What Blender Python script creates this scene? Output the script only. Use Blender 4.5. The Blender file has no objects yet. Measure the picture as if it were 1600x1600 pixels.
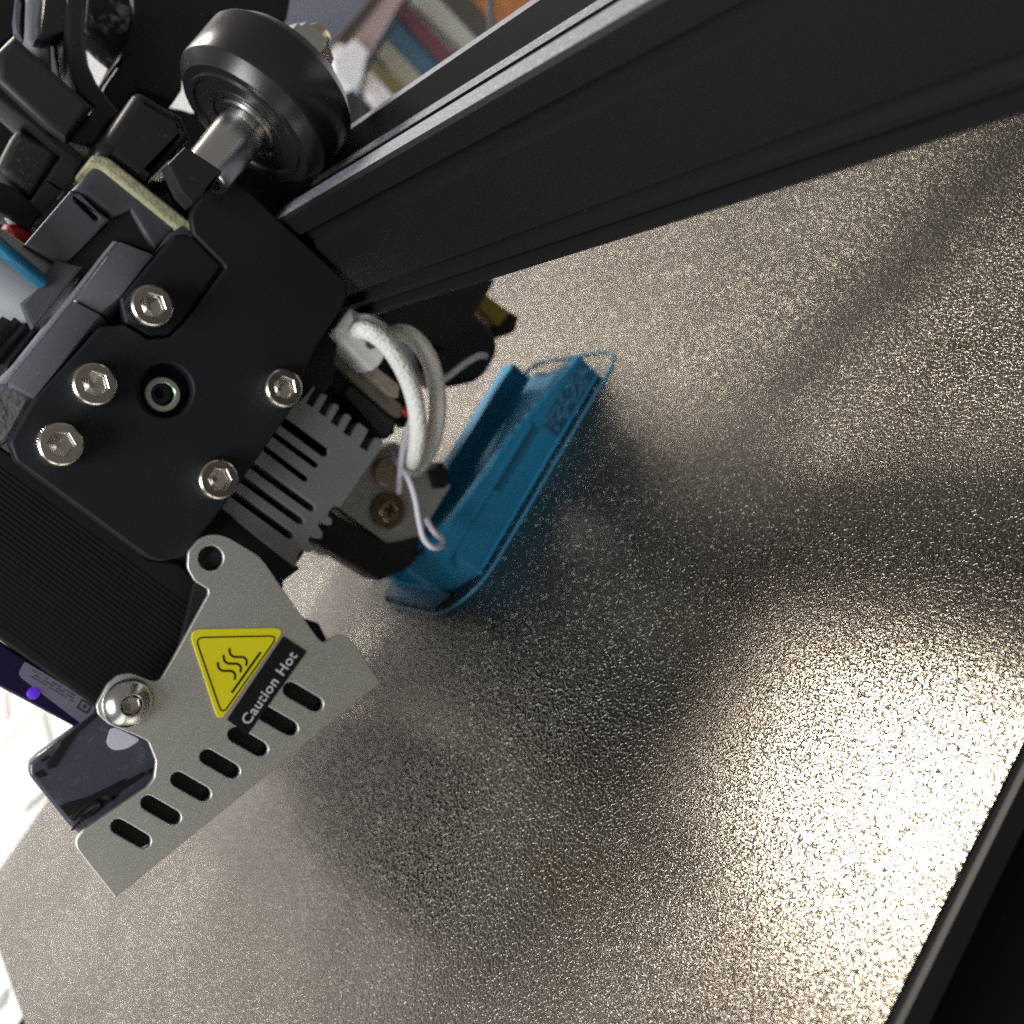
import bpy, bmesh, math, random
from mathutils import Vector, Matrix
random.seed(7)
sc = bpy.context.scene
COL = sc.collection
MM = 0.001
R = math.radians

# ------------------------------------------------------------------ camera
F = 1582.0
def _n(v): return v.normalized()
_ax = Vector((-1064, -45, F)).normalized()                 # away along the beam
_dy = Vector((2531, -4243, F)); _dy = (_dy - _ax * _dy.dot(_ax)).normalized()
_dn = _ax.cross(_dy)
AX, AY, AZ = -_ax, _dy, -_dn                               # world axes seen from the camera
CAM = Vector((150.0, -33.0, 85.0))                         # mm, bed top is z = 0

def P(x, y, X=None, Y=None, Z=None):
    """point of the place (mm) on the plane X=, Y= or Z= in the sight line of photo pixel x, y"""
    c = Vector((x - 800, y - 800, F))
    r = Vector((AX.dot(c), AY.dot(c), AZ.dot(c)))
    if X is not None: s = (X - CAM.x) / r.x
    elif Y is not None: s = (Y - CAM.y) / r.y
    else: s = (Z - CAM.z) / r.z
    return CAM + r * s

cam_d = bpy.data.cameras.new('camera')
cam = bpy.data.objects.new('camera', cam_d); COL.objects.link(cam)
rt = Vector((AX.x, AY.x, AZ.x)); dn = Vector((AX.y, AY.y, AZ.y)); fw = Vector((AX.z, AY.z, AZ.z))
M = Matrix((rt, -dn, -fw)).transposed().to_4x4()
M.translation = CAM * MM
cam.matrix_world = M
cam_d.sensor_width = 36; cam_d.lens = 36 * F / 1600
cam_d.clip_start = 0.005; cam_d.clip_end = 20
cam_d.dof.use_dof = True; cam_d.dof.focus_distance = 0.114; cam_d.dof.aperture_fstop = 28
sc.camera = cam

# ------------------------------------------------------------------ light
sc.view_settings.view_transform = 'Standard'; sc.view_settings.look = 'None'
sc.view_settings.exposure = 0; sc.view_settings.gamma = 1
W = bpy.data.worlds.new('World'); sc.world = W; W.use_nodes = True
bg = W.node_tree.nodes['Background']; bg.inputs[0].default_value = (1.0, .97, .92, 1); bg.inputs[1].default_value = 0.17
def area(name, loc, target, size, power, col, sizey=None):
    d = bpy.data.lights.new(name, 'AREA'); d.energy = power; d.color = col
    d.size = size
    if sizey: d.shape = 'RECTANGLE'; d.size_y = sizey
    o = bpy.data.objects.new(name, d); COL.objects.link(o)
    o.location = Vector(loc) * MM
    o.rotation_euler = (Vector(target) - Vector(loc)).to_track_quat('-Z', 'Y').to_euler()
    return o
area('ceiling_lamp', (-470, 230, 780), (50, 0, 0), 0.23, 10.0, (1.0, .93, .83))
area('window_light', (-600, 150, 130), (0, 150, 120), 1.7, 0.85, (1.0, .97, .94), .36)
area('room_fill_light', (230, -500, 450), (10, 0, 30), 0.35, 5.5, (.93, .96, 1.0))  # soft fill added out of view to lift the near faces of the head

sc.cycles.use_denoising = False
sc.cycles.max_bounces = 8
sc.cycles.sample_clamp_indirect = 6

# ------------------------------------------------------------------ materials
MATS = {}
def mat(name, col, rough=.5, metal=0.0, spec=.5, bump=None, speck=None, trans=0, emit=None, coat=0, aniso=0, sub=0):
    m = bpy.data.materials.new(name); m.use_nodes = True; nt = m.node_tree; N = nt.nodes; L = nt.links
    b = N['Principled BSDF']
    b.inputs['Base Color'].default_value = (*col, 1); b.inputs['Roughness'].default_value = rough
    b.inputs['Metallic'].default_value = metal; b.inputs['Specular IOR Level'].default_value = spec
    b.inputs['Transmission Weight'].default_value = trans; b.inputs['Coat Weight'].default_value = coat
    if sub:
        b.inputs['Subsurface Weight'].default_value = sub; b.inputs['Subsurface Radius'].default_value = (.3, .5, 1)
        b.inputs['Subsurface Scale'].default_value = .001
    if emit: b.inputs['Emission Color'].default_value = (*emit[0], 1); b.inputs['Emission Strength'].default_value = emit[1]
    tc = N.new('ShaderNodeTexCoord')
    if bump:                                   # (scale, distance mm)
        n = N.new('ShaderNodeTexNoise'); n.inputs['Scale'].default_value = bump[0]; n.inputs['Detail'].default_value = 2
        L.new(tc.outputs['Object'], n.inputs['Vector'])
        bp = N.new('ShaderNodeBump'); bp.inputs['Distance'].default_value = bump[1] * MM; bp.inputs['Strength'].default_value = 1
        L.new(n.outputs['Fac'], bp.inputs['Height']); L.new(bp.outputs[0], b.inputs['Normal'])
    if speck:                                  # (scale, threshold, colour): dust and fibres lying on it
        n = N.new('ShaderNodeTexNoise'); n.inputs['Scale'].default_value = speck[0]; n.inputs['Detail'].default_value = 5
        n.inputs['Roughness'].default_value = .7
        L.new(tc.outputs['Object'], n.inputs['Vector'])
        r = N.new('ShaderNodeValToRGB'); r.color_ramp.elements[0].position = speck[1]; r.color_ramp.elements[1].position = min(1, speck[1] + .14)
        L.new(n.outputs['Fac'], r.inputs[0])
        mx = N.new('ShaderNodeMix'); mx.data_type = 'RGBA'
        L.new(r.outputs[0], mx.inputs[0]); mx.inputs[6].default_value = (*col, 1); mx.inputs[7].default_value = (*speck[2], 1)
        L.new(mx.outputs[2], b.inputs['Base Color'])
    MATS[name] = m
    return m
dust = (.10, .10, .11)
PLATE = mat('black_painted_steel', (.0115, .013, .016), .55, 0, .3, bump=(9000, .012), speck=(1500, .655, (.06, .06, .065)))
PLAS = mat('black_plastic', (.014, .014, .016), .42, 0, .5, bump=(5000, .01), speck=(900, .62, (.05, .05, .055)))
PLASD = mat('matt_black_plastic', (.009, .009, .0095), .6, 0, .3, speck=(2200, .72, (.05, .05, .05)))
DGREY = mat('dusty_dark_grey_plastic', (.055, .057, .066), .5, 0, .5, bump=(4000, .01), speck=(2500, .62, (.17, .17, .19)))
MGREY = mat('dusty_grey_plastic', (.105, .11, .125), .6, 0, .4, bump=(4000, .01), speck=(2500, .60, (.24, .24, .26)))
LGREY = mat('pale_dust', (.34, .34, .37), .8, 0, .2, bump=(3000, .08))
RUBBER = mat('black_rubber', (.012, .012, .013), .27, 0, .6, bump=(2500, .006))
STEEL = mat('stainless_steel', (.62, .58, .52), .24, 1.0, bump=(6000, .006))
SILV = mat('silver_metal', (.72, .71, .69), .22, 1.0)
GOLDN = mat('zinc_gold', (.70, .60, .40), .2, 1.0)
BRASS = mat('tarnished_brass', (.33, .27, .15), .35, 1.0, bump=(3000, .02))
ALU = mat('anodised_grey_aluminium', (.30, .305, .315), .5, .6, bump=(5000, .012))
BLOCK = mat('bare_aluminium', (.44, .43, .40), .45, .55, bump=(2000, .03), speck=(500, .60, (.24, .20, .15)))
COPPER = mat('copper_heater', (.42, .31, .24), .45, .5, bump=(2500, .03))
WHITEP = mat('white_nylon', (.72, .72, .68), .45, 0, .5, sub=.2)
WIRE = mat('lilac_white_insulation', (.70, .67, .74), .35, 0, .5)
RED = mat('red_insulation', (.45, .02, .03), .4)
BEIGE = mat('pale_yellow_gasket', (.42, .41, .24), .8, 0, .3, bump=(2500, .1), speck=(1200, .5, (.24, .24, .18)))
TAN = mat('tan_board', (.34, .30, .22), .55, 0, .4, speck=(500, .5, (.24, .21, .16)))
BROWN = mat('brown_board', (.17, .15, .12), .55, 0, .4, speck=(500, .5, (.10, .09, .07)))
YEL = mat('yellow_sticker', (.83, .74, .012), .38, 0, .5)
INK = mat('black_ink', (.008, .008, .009), .35, 0, .5)
INKW = mat('grey_white_ink', (.62, .62, .62), .4, 0, .5)
PURP = mat('purple_glow_plastic', (.010, .004, .035), .3, 0, .5)  # LED glow over the fan side put into the purple colour
LED = mat('purple_led', (.05, .0, .2), .4, emit=((.16, .04, .9), .45))
TAPE = mat('grey_label', (.16, .15, .20), .5)
FANB = mat('grey_glossy_fan', (.07, .072, .09), .25, 0, .6, bump=(1200, .03), speck=(700, .58, (.14, .14, .17)))
MILK = mat('milky_tube', (.36, .38, .39), .35, 0, .5, sub=.2)
BLUEF = mat('blue_filament', (.010, .14, .25), .3, 0, .5)
YBAND = mat('yellow_band', (.30, .22, .02), .4)
BLACKV = mat('black_base', (.004, .004, .004), .8, 0, .1)
ALUB = mat('dark_anodised_bed', (.022, .021, .020), .55, .2)
DESK = mat('white_desk', (.80, .80, .78), .5)
GREYL = mat('grey_line', (.35, .35, .35), .6)
WALLM = mat('white_wall', (.70, .71, .74), .8)
WOOD = mat('orange_wood', (.50, .19, .045), .45, speck=(30, .45, (.36, .13, .03)))

def stainless():
    m = mat('brushed_stainless', (.84, .83, .78), .5, 1.0)
    nt = m.node_tree; N = nt.nodes; L = nt.links; b = N['Principled BSDF']
    tc = N.new('ShaderNodeTexCoord'); mp = N.new('ShaderNodeMapping')
    mp.inputs['Rotation'].default_value = (R(-12), 0, 0); mp.inputs['Scale'].default_value = (1, 60, 4000)
    n = N.new('ShaderNodeTexNoise'); n.inputs['Scale'].default_value = 2.2; n.inputs['Detail'].default_value = 4
    L.new(tc.outputs['Object'], mp.inputs[0]); L.new(mp.outputs[0], n.inputs['Vector'])
    bp = N.new('ShaderNodeBump'); bp.inputs['Distance'].default_value = .00001
    L.new(n.outputs[0], bp.inputs['Height']); L.new(bp.outputs[0], b.inputs['Normal'])
    r = N.new('ShaderNodeMapRange'); r.inputs[3].default_value = .44; r.inputs[4].default_value = .56
    L.new(n.outputs[0], r.inputs[0]); L.new(r.outputs[0], b.inputs['Roughness'])
    return m
SHIELD = stainless()

def bed_material():
    m = mat('textured_sheet', (.26, .24, .212), .2, .98)
    nt = m.node_tree; N = nt.nodes; L = nt.links; b = N['Principled BSDF']
    tc = N.new('ShaderNodeTexCoord')
    n1 = N.new('ShaderNodeTexNoise'); n1.inputs['Scale'].default_value = 2350; n1.inputs['Detail'].default_value = 1.5; n1.inputs['Roughness'].default_value = .4
    n2 = N.new('ShaderNodeTexNoise'); n2.inputs['Scale'].default_value = 5200; n2.inputs['Detail'].default_value = 1
    n3 = N.new('ShaderNodeTexNoise'); n3.inputs['Scale'].default_value = 25; n3.inputs['Detail'].default_value = 3
    for n in (n1, n2, n3): L.new(tc.outputs['Object'], n.inputs['Vector'])
    r1 = N.new('ShaderNodeMapRange'); r1.interpolation_type = 'SMOOTHSTEP'; r1.inputs[1].default_value = .36; r1.inputs[2].default_value = .54
    L.new(n1.outputs[0], r1.inputs[0])
    ad = N.new('ShaderNodeMath'); ad.operation = 'MULTIPLY_ADD'; ad.inputs[1].default_value = .30
    L.new(n2.outputs[0], ad.inputs[0]); L.new(r1.outputs[0], ad.inputs[2])
    bp = N.new('ShaderNodeBump'); bp.inputs['Distance'].default_value = .000085; bp.inputs['Strength'].default_value = 1
    L.new(ad.outputs[0], bp.inputs['Height']); L.new(bp.outputs[0], b.inputs['Normal'])
    mr = N.new('ShaderNodeMapRange'); mr.inputs[1].default_value = .3; mr.inputs[2].default_value = .7; mr.inputs[3].default_value = .15; mr.inputs[4].default_value = .26
    L.new(n3.outputs[0], mr.inputs[0]); L.new(mr.outputs[0], b.inputs['Roughness'])
    # worn and smeared patches, and fine scratches left by the nozzle and the scraper
    n4 = N.new('ShaderNodeTexNoise'); n4.inputs['Scale'].default_value = 38; n4.inputs['Detail'].default_value = 6; n4.inputs['Roughness'].default_value = .65
    mp = N.new('ShaderNodeMapping'); mp.inputs['Rotation'].default_value = (0, 0, .5); mp.inputs['Scale'].default_value = (1, 40, 1)
    n5 = N.new('ShaderNodeTexNoise'); n5.inputs['Scale'].default_value = 30; n5.inputs['Detail'].default_value = 3
    L.new(tc.outputs['Object'], n4.inputs['Vector']); L.new(tc.outputs['Object'], mp.inputs[0]); L.new(mp.outputs[0], n5.inputs['Vector'])
    cr = N.new('ShaderNodeValToRGB'); e = cr.color_ramp.elements
    e[0].position = .30; e[0].color = (.205, .180, .150, 1); e[1].position = .66; e[1].color = (.285, .257, .220, 1)
    L.new(n4.outputs[0], cr.inputs[0])
    sc_ = N.new('ShaderNodeMapRange'); sc_.inputs[1].default_value = .70; sc_.inputs[2].default_value = .76; sc_.inputs[4].default_value = .5
    L.new(n5.outputs[0], sc_.inputs[0])
    mx = N.new('ShaderNodeMix'); mx.data_type = 'RGBA'; mx.inputs[7].default_value = (.40, .38, .35, 1)
    L.new(sc_.outputs[0], mx.inputs[0]); L.new(cr.outputs[0], mx.inputs[6]); L.new(mx.outputs[2], b.inputs['Base Color'])
    return m
BED = bed_material()

def layered(name, col):
    """printed plastic: fine horizontal layer lines"""
    m = mat(name, col, .5, 0, .35, sub=.15)
    nt = m.node_tree; N = nt.nodes; L = nt.links; b = N['Principled BSDF']
    tc = N.new('ShaderNodeTexCoord'); w = N.new('ShaderNodeTexWave'); w.bands_direction = 'Z'
    w.inputs['Scale'].default_value = 800; w.inputs['Distortion'].default_value = .6; w.inputs['Detail'].default_value = 1
    L.new(tc.outputs['Object'], w.inputs['Vector'])
    bp = N.new('ShaderNodeBump'); bp.inputs['Distance'].default_value = .00026
    L.new(w.outputs['Fac'], bp.inputs['Height']); L.new(bp.outputs[0], b.inputs['Normal'])
    return m
BLUE = layered('blue_print', (.026, .28, .50))

def sleeve_mat():
    m = mat('braided_white_sleeve', (.82, .81, .75), .6, 0, .3)
    nt = m.node_tree; N = nt.nodes; L = nt.links; b = N['Principled BSDF']
    tc = N.new('ShaderNodeTexCoord')
    v = N.new('ShaderNodeTexVoronoi'); v.inputs['Scale'].default_value = 1900
    L.new(tc.outputs['Object'], v.inputs['Vector'])
    bp = N.new('ShaderNodeBump'); bp.inputs['Distance'].default_value = .0002; bp.invert = True
    L.new(v.outputs['Distance'], bp.inputs['Height']); L.new(bp.outputs[0], b.inputs['Normal'])
    return m
SLEEVE = sleeve_mat()

# ------------------------------------------------------------------ builders
def finish(name, me, m, parent=None, smooth=35, origin=Vector((0, 0, 0))):
    o = bpy.data.objects.new(name, me); COL.objects.link(o)
    if m is not None:
        me.materials.clear()
        for mm_ in (m if isinstance(m, (list, tuple)) else [m]): me.materials.append(mm_)
    if smooth:
        for p in me.polygons: p.use_smooth = True
        me.set_sharp_from_angle(angle=R(smooth))
    if parent is not None: o.parent = parent
    return o
ROOT = {}
def thing(name, label, cat, loc, group=None):
    o = bpy.data.objects.new(name, None); COL.objects.link(o)
    o.empty_display_size = .01; o.location = Vector(loc) * MM
    o['label'] = label; o['category'] = cat
    if group: o['group'] = group
    return o
def tag(o, label, cat, group=None, kind=None):
    o['label'] = label; o['category'] = cat
    if group: o['group'] = group
    if kind: o['kind'] = kind
    return o
def base(parent):
    v = Vector((0, 0, 0))
    while parent is not None:
        v = v + parent.location / MM; parent = parent.parent
    return v

def rounded(pts, r, n=5):
    """round the corners of a 2-D polygon; r one number or one per corner"""
    out = []
    k = len(pts)
    for i, p in enumerate(pts):
        ri = r[i] if isinstance(r, (list, tuple)) else r
        p = Vector(p); a = Vector(pts[i - 1]); b = Vector(pts[(i + 1) % k])
        da, db = (a - p), (b - p)
        t = min(ri, da.length * .48, db.length * .48)
        if t < .05: out.append(tuple(p)); continue
        s = p + da.normalized() * t; e = p + db.normalized() * t
        for j in range(n + 1):
            u = j / n
            out.append(tuple(s * (1 - u) ** 2 + p * 2 * u * (1 - u) + e * u * u))
    return out
def yz(pts, X):
    return [(q.y, q.z) for q in (P(x, y, X=X) for x, y in pts)]
def sheet(name, loops, X, depth, m, parent=None, bevel=.12, res=1):
    """solid with outline loops[0] and holes loops[1:] in mm (y, z), front face at X, going back by depth"""
    org = base(parent)
    bevel = min(bevel, depth * .4)
    cu = bpy.data.curves.new(name, 'CURVE'); cu.dimensions = '2D'; cu.fill_mode = 'BOTH'
    cu.extrude = (depth / 2 - bevel) * MM; cu.bevel_depth = bevel * MM; cu.bevel_resolution = res; cu.offset = -bevel * MM
    for lp in loops:
        s = cu.splines.new('POLY'); s.points.add(len(lp) - 1); s.use_cyclic_u = True
        for q, (y, z) in zip(s.points, lp): q.co = (y * MM, z * MM, 0, 1)
    t = bpy.data.objects.new('tmp', cu)
    me = bpy.data.meshes.new_from_object(t)
    bpy.data.objects.remove(t); bpy.data.curves.remove(cu)
    xc = X - depth / 2
    for v in me.vertices:
        v.co = Vector((v.co.z + (xc - org.x) * MM, v.co.x - org.y * MM, v.co.y - org.z * MM))
    me.name = name
    return finish(name, me, m, parent, 40)
def prism(name, pts, X, depth, m, parent=None, holes=(), bevel=.15, rnd=0, res=1):
    pts = rounded(pts, rnd) if rnd else pts
    return sheet(name, [yz(pts, X)] + [yz(h, X) for h in holes], X, depth, m, parent, bevel, res)
def circ(cx, cy, r, n=28):
    return [(cx + r * math.cos(2 * math.pi * i / n), cy + r * math.sin(2 * math.pi * i / n)) for i in range(n)]
def slot_px(a, b, w, n=6):
    """stadium between pixel points a and b, half width w"""
    a, b = Vector(a), Vector(b); d = (b - a).normalized(); nn = Vector((-d.y, d.x)); out = []
    for j in range(n + 1):
        t = math.pi * j / n; out.append(tuple(a + nn * math.cos(t) * w - d * math.sin(t) * w))
    for j in range(n + 1):
        t = math.pi * j / n; out.append(tuple(b - nn * math.cos(t) * w + d * math.sin(t) * w))
    return out
def from_bm(name, bm, m, parent=None, smooth=35):
    me = bpy.data.meshes.new(name); bmesh.ops.recalc_face_normals(bm, faces=bm.faces[:]); bm.to_mesh(me); bm.free()
    return finish(name, me, m, parent, smooth)
def solid(name, verts, faces, m, parent=None, bevel=0, smooth=35):
    """mesh from points in mm; bevel in mm"""
    org = base(parent)
    bm = bmesh.new(); vs = [bm.verts.new((Vector(v) - org) * MM) for v in verts]
    for f in faces: bm.faces.new([vs[i] for i in f])
    if bevel: bmesh.ops.bevel(bm, geom=bm.edges[:], offset=bevel * MM, segments=2, affect='EDGES', profile=.5)
    return from_bm(name, bm, m, parent, smooth)
def loft(name, A, XA, B, XB, m, parent=None, bevel=0):
    """solid between pixel polygon A on the plane XA and pixel polygon B on XB"""
    va = [P(x, y, X=XA) for x, y in A]; vb = [P(x, y, X=XB) for x, y in B]; n = len(A)
    fs = [list(range(n)), list(range(2 * n - 1, n - 1, -1))] + [[i, (i + 1) % n, n + (i + 1) % n, n + i] for i in range(n)]
    return solid(name, va + vb, fs, m, parent, bevel)
def box(name, lo, hi, m, parent=None, bevel=0):
    x0, y0, z0 = lo; x1, y1, z1 = hi
    v = [(x0, y0, z0), (x1, y0, z0), (x1, y1, z0), (x0, y1, z0), (x0, y0, z1), (x1, y0, z1), (x1, y1, z1), (x0, y1, z1)]
    return solid(name, v, [(0, 3, 2, 1), (4, 5, 6, 7), (0, 1, 5, 4), (1, 2, 6, 5), (2, 3, 7, 6), (3, 0, 4, 7)], m, parent, bevel)
def lathe_mesh(name, prof, axis, n=40):
    """profile of (along axis, radius) in mm about the local origin"""
    a = Vector(axis).normalized(); u = a.orthogonal().normalized(); w = a.cross(u)
    bm = bmesh.new(); rings = []
    for h, r in prof:
        if r < 1e-6: rings.append([bm.verts.new(a * h * MM)])
        else: rings.append([bm.verts.new((a * h + (u * math.cos(2 * math.pi * i / n) + w * math.sin(2 * math.pi * i / n)) * r) * MM) for i in range(n)])
    for p, q in zip(rings, rings[1:]):
        for i in range(n):
            j = (i + 1) % n
            if len(p) == 1 and len(q) == 1: continue
            if len(p) == 1: bm.faces.new((p[0], q[i], q[j]))
            elif len(q) == 1: bm.faces.new((p[i], p[j], q[0]))
            else: bm.faces.new((p[i], p[j], q[j], q[i]))
    bmesh.ops.recalc_face_normals(bm, faces=bm.faces[:])
    me = bpy.data.meshes.new(name); bm.to_mesh(me); bm.free()
    return me
def lathe(name, prof, axis, at, m, parent=None, n=40, smooth=30):
    o = finish(name, lathe_mesh(name, prof, axis, n), m, parent, smooth)
    o.location = (Vector(at) - base(parent)) * MM
    return o
def smoothed(pts, k=8):
    pts = [Vector(p) for p in pts]; q = [pts[0] * 2 - pts[1]] + pts + [pts[-1] * 2 - pts[-2]]; out = []
    for i in range(1, len(q) - 2):
        for j in range(k):
            t = j / k; a, b, c, d = q[i - 1], q[i], q[i + 1], q[i + 2]
            out.append(.5 * ((2 * b) + (c - a) * t + (2 * a - 5 * b + 4 * c - d) * t * t + (-a + 3 * b - 3 * c + d) * t ** 3))
    return out + [pts[-1]]
def tube(name, pts, r, m, parent=None, n=14, k=8, flat=None, closed=False):
    """round (or flat: second half width) bar along 3-D points in mm"""
    org = base(parent)
    c = smoothed(pts, k) if k > 1 else [Vector(p) for p in pts]
    bm = bmesh.new(); rings = []; up = None
    for i, p in enumerate(c):
        t = (c[min(i + 1, len(c) - 1)] - c[max(i - 1, 0)]).normalized()
        if closed: t = (c[(i + 1) % len(c)] - c[i - 1]).normalized()
        if up is None: up = t.orthogonal().normalized() if flat is None else (Vector((1, 0, 0)) - t * t.x).normalized()
        up = (up - t * up.dot(t)).normalized(); w = t.cross(up)
        rr = r(i / (len(c) - 1)) if callable(r) else r
        rings.append([bm.verts.new((p - org + up * math.cos(2 * math.pi * j / n) * (flat or rr) + w * math.sin(2 * math.pi * j / n) * rr) * MM) for j in range(n)])
    pairs = list(zip(rings, rings[1:])) + ([(rings[-1], rings[0])] if closed else [])
    for p, q in pairs:
        for j in range(n): bm.faces.new((p[j], p[(j + 1) % n], q[(j + 1) % n], q[j]))
    if not closed: bm.faces.new(rings[0]); bm.faces.new(rings[-1][::-1])
    return from_bm(name, bm, m, parent, 50)
def wirepx(name, pts, r, m, parent=None, **kw):
    """pts: (px, py, X)"""
    return tube(name, [P(x, y, X=X) for x, y, X in pts], r, m, parent, **kw)

# ------------------------------------------------------------------ setting
g = box('desk', (-640, -700, -62), (500, 900, -50), DESK); g['kind'] = 'structure'
g = box('wall', (-660, -900, -62), (-640, 900, 900), WALLM); g['kind'] = 'structure'

def build_sheet():
    # a thin spring sheet; its near edge lies a little askew
    z0, z1 = -.6, 0
    c = [(-134, -100), (91, -100), (114, 135), (-134, 135)]
    o = rounded(c, 7, 6)
    n = len(o)
    v = [(x, y, z1) for x, y in o] + [(x, y, z0) for x, y in o]
    f = [list(range(n)), list(range(2 * n - 1, n - 1, -1))] + [[i, n + i, n + (i + 1) % n, (i + 1) % n] for i in range(n)]
    s = solid('build_sheet', v, f, BED, smooth=20)
    tag(s, 'textured bronze grey metal sheet lying flat under the print', 'build plate')
build_sheet()
def heated_bed():
    c = rounded([(-132, -98), (92.2, -98), (115.1, 133), (-132, 133)], 6, 5)
    n = len(c)
    v = [(x, y, -.65) for x, y in c] + [(x, y, -4) for x, y in c]
    f = [list(range(n)), list(range(2 * n - 1, n - 1, -1))] + [[i, n + i, n + (i + 1) % n, (i + 1) % n] for i in range(n)]
    s = solid('heated_bed', v, f, ALUB, smooth=20)
    tag(s, 'dark grey heated slab showing as a strip along the sheet edge', 'heated bed')
heated_bed()
box_o = box('printer_base', (-128, -160, -50), (420, 200, -24), BLACKV, bevel=2)
tag(box_o, 'black printer base in shadow below the edge of the sheet', 'printer base')

# ------------------------------------------------------------------ gantry beam
def beam():
    t = thing('gantry_beam', 'black aluminium slotted beam crossing above the metal sheet', 'beam', (0, 38, 44))
    y0, y1, z0, z1 = 28.0, 48.0, 44.0, 64.0
    def prof():
        # (y, z) outline: front face with double grooves, top with a V slot
        p = [(y0 + .5, z0)]
        p += [(y1 - .5, z0), (y1, z0 + .5), (y1, z1 - .5), (y1 - .5, z1)]
        # top slot
        p += [(45.6, z1), (43.6, z1 - 2.6), (41.2, z1 - 2.6), (41.2, z1 - 3.0), (43.5, z1 - 3.0), (43.5, z1 - 5.2), (33.2, z1 - 5.2), (33.2, z1 - 3.0), (34.9, z1 - 3.0), (34.9, z1 - 1.9), (33.6, z1 - 1.9), (31.9, z1)]
        p += [(y0 + .5, z1), (y0, z1 - .5)]
        # front: flat lip, groove, rib, groove, broad field, rib, groove, lip
        for d, z in ((0, 60.7), (1.2, 60.3), (1.2, 58.6), (.35, 57.8), (.35, 48.9), (1.2, 48.5), (1.2, 47.9), (.25, 47.1), (.25, 46.4), (1.1, 46.1), (1.1, 45.8), (0, 45.1)):
            p.append((y0 + d, z))
        p += [(y0, z0 + .5)]
        return p
    e = sheet('extrusion', [prof()], 230, 420, [BEAMM, BEAMD], t, bevel=.12, res=2)
    for p in e.data.polygons:                            # dust on the top faces, glancing light put into its pale colour
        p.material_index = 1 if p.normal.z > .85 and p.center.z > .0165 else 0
    return t
BEAMD = mat('dusty_lit_beam_top', (.17, .17, .20), .5, 0, .4, bump=(2500, .05), speck=(1800, .5, (.34, .34, .37)))
BEAMM = mat('black_anodised_aluminium', (.0085, .0085, .009), .5, 0, .15, bump=(7000, .005), speck=(3000, .66, (.07, .07, .075)))
beam()

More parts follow.
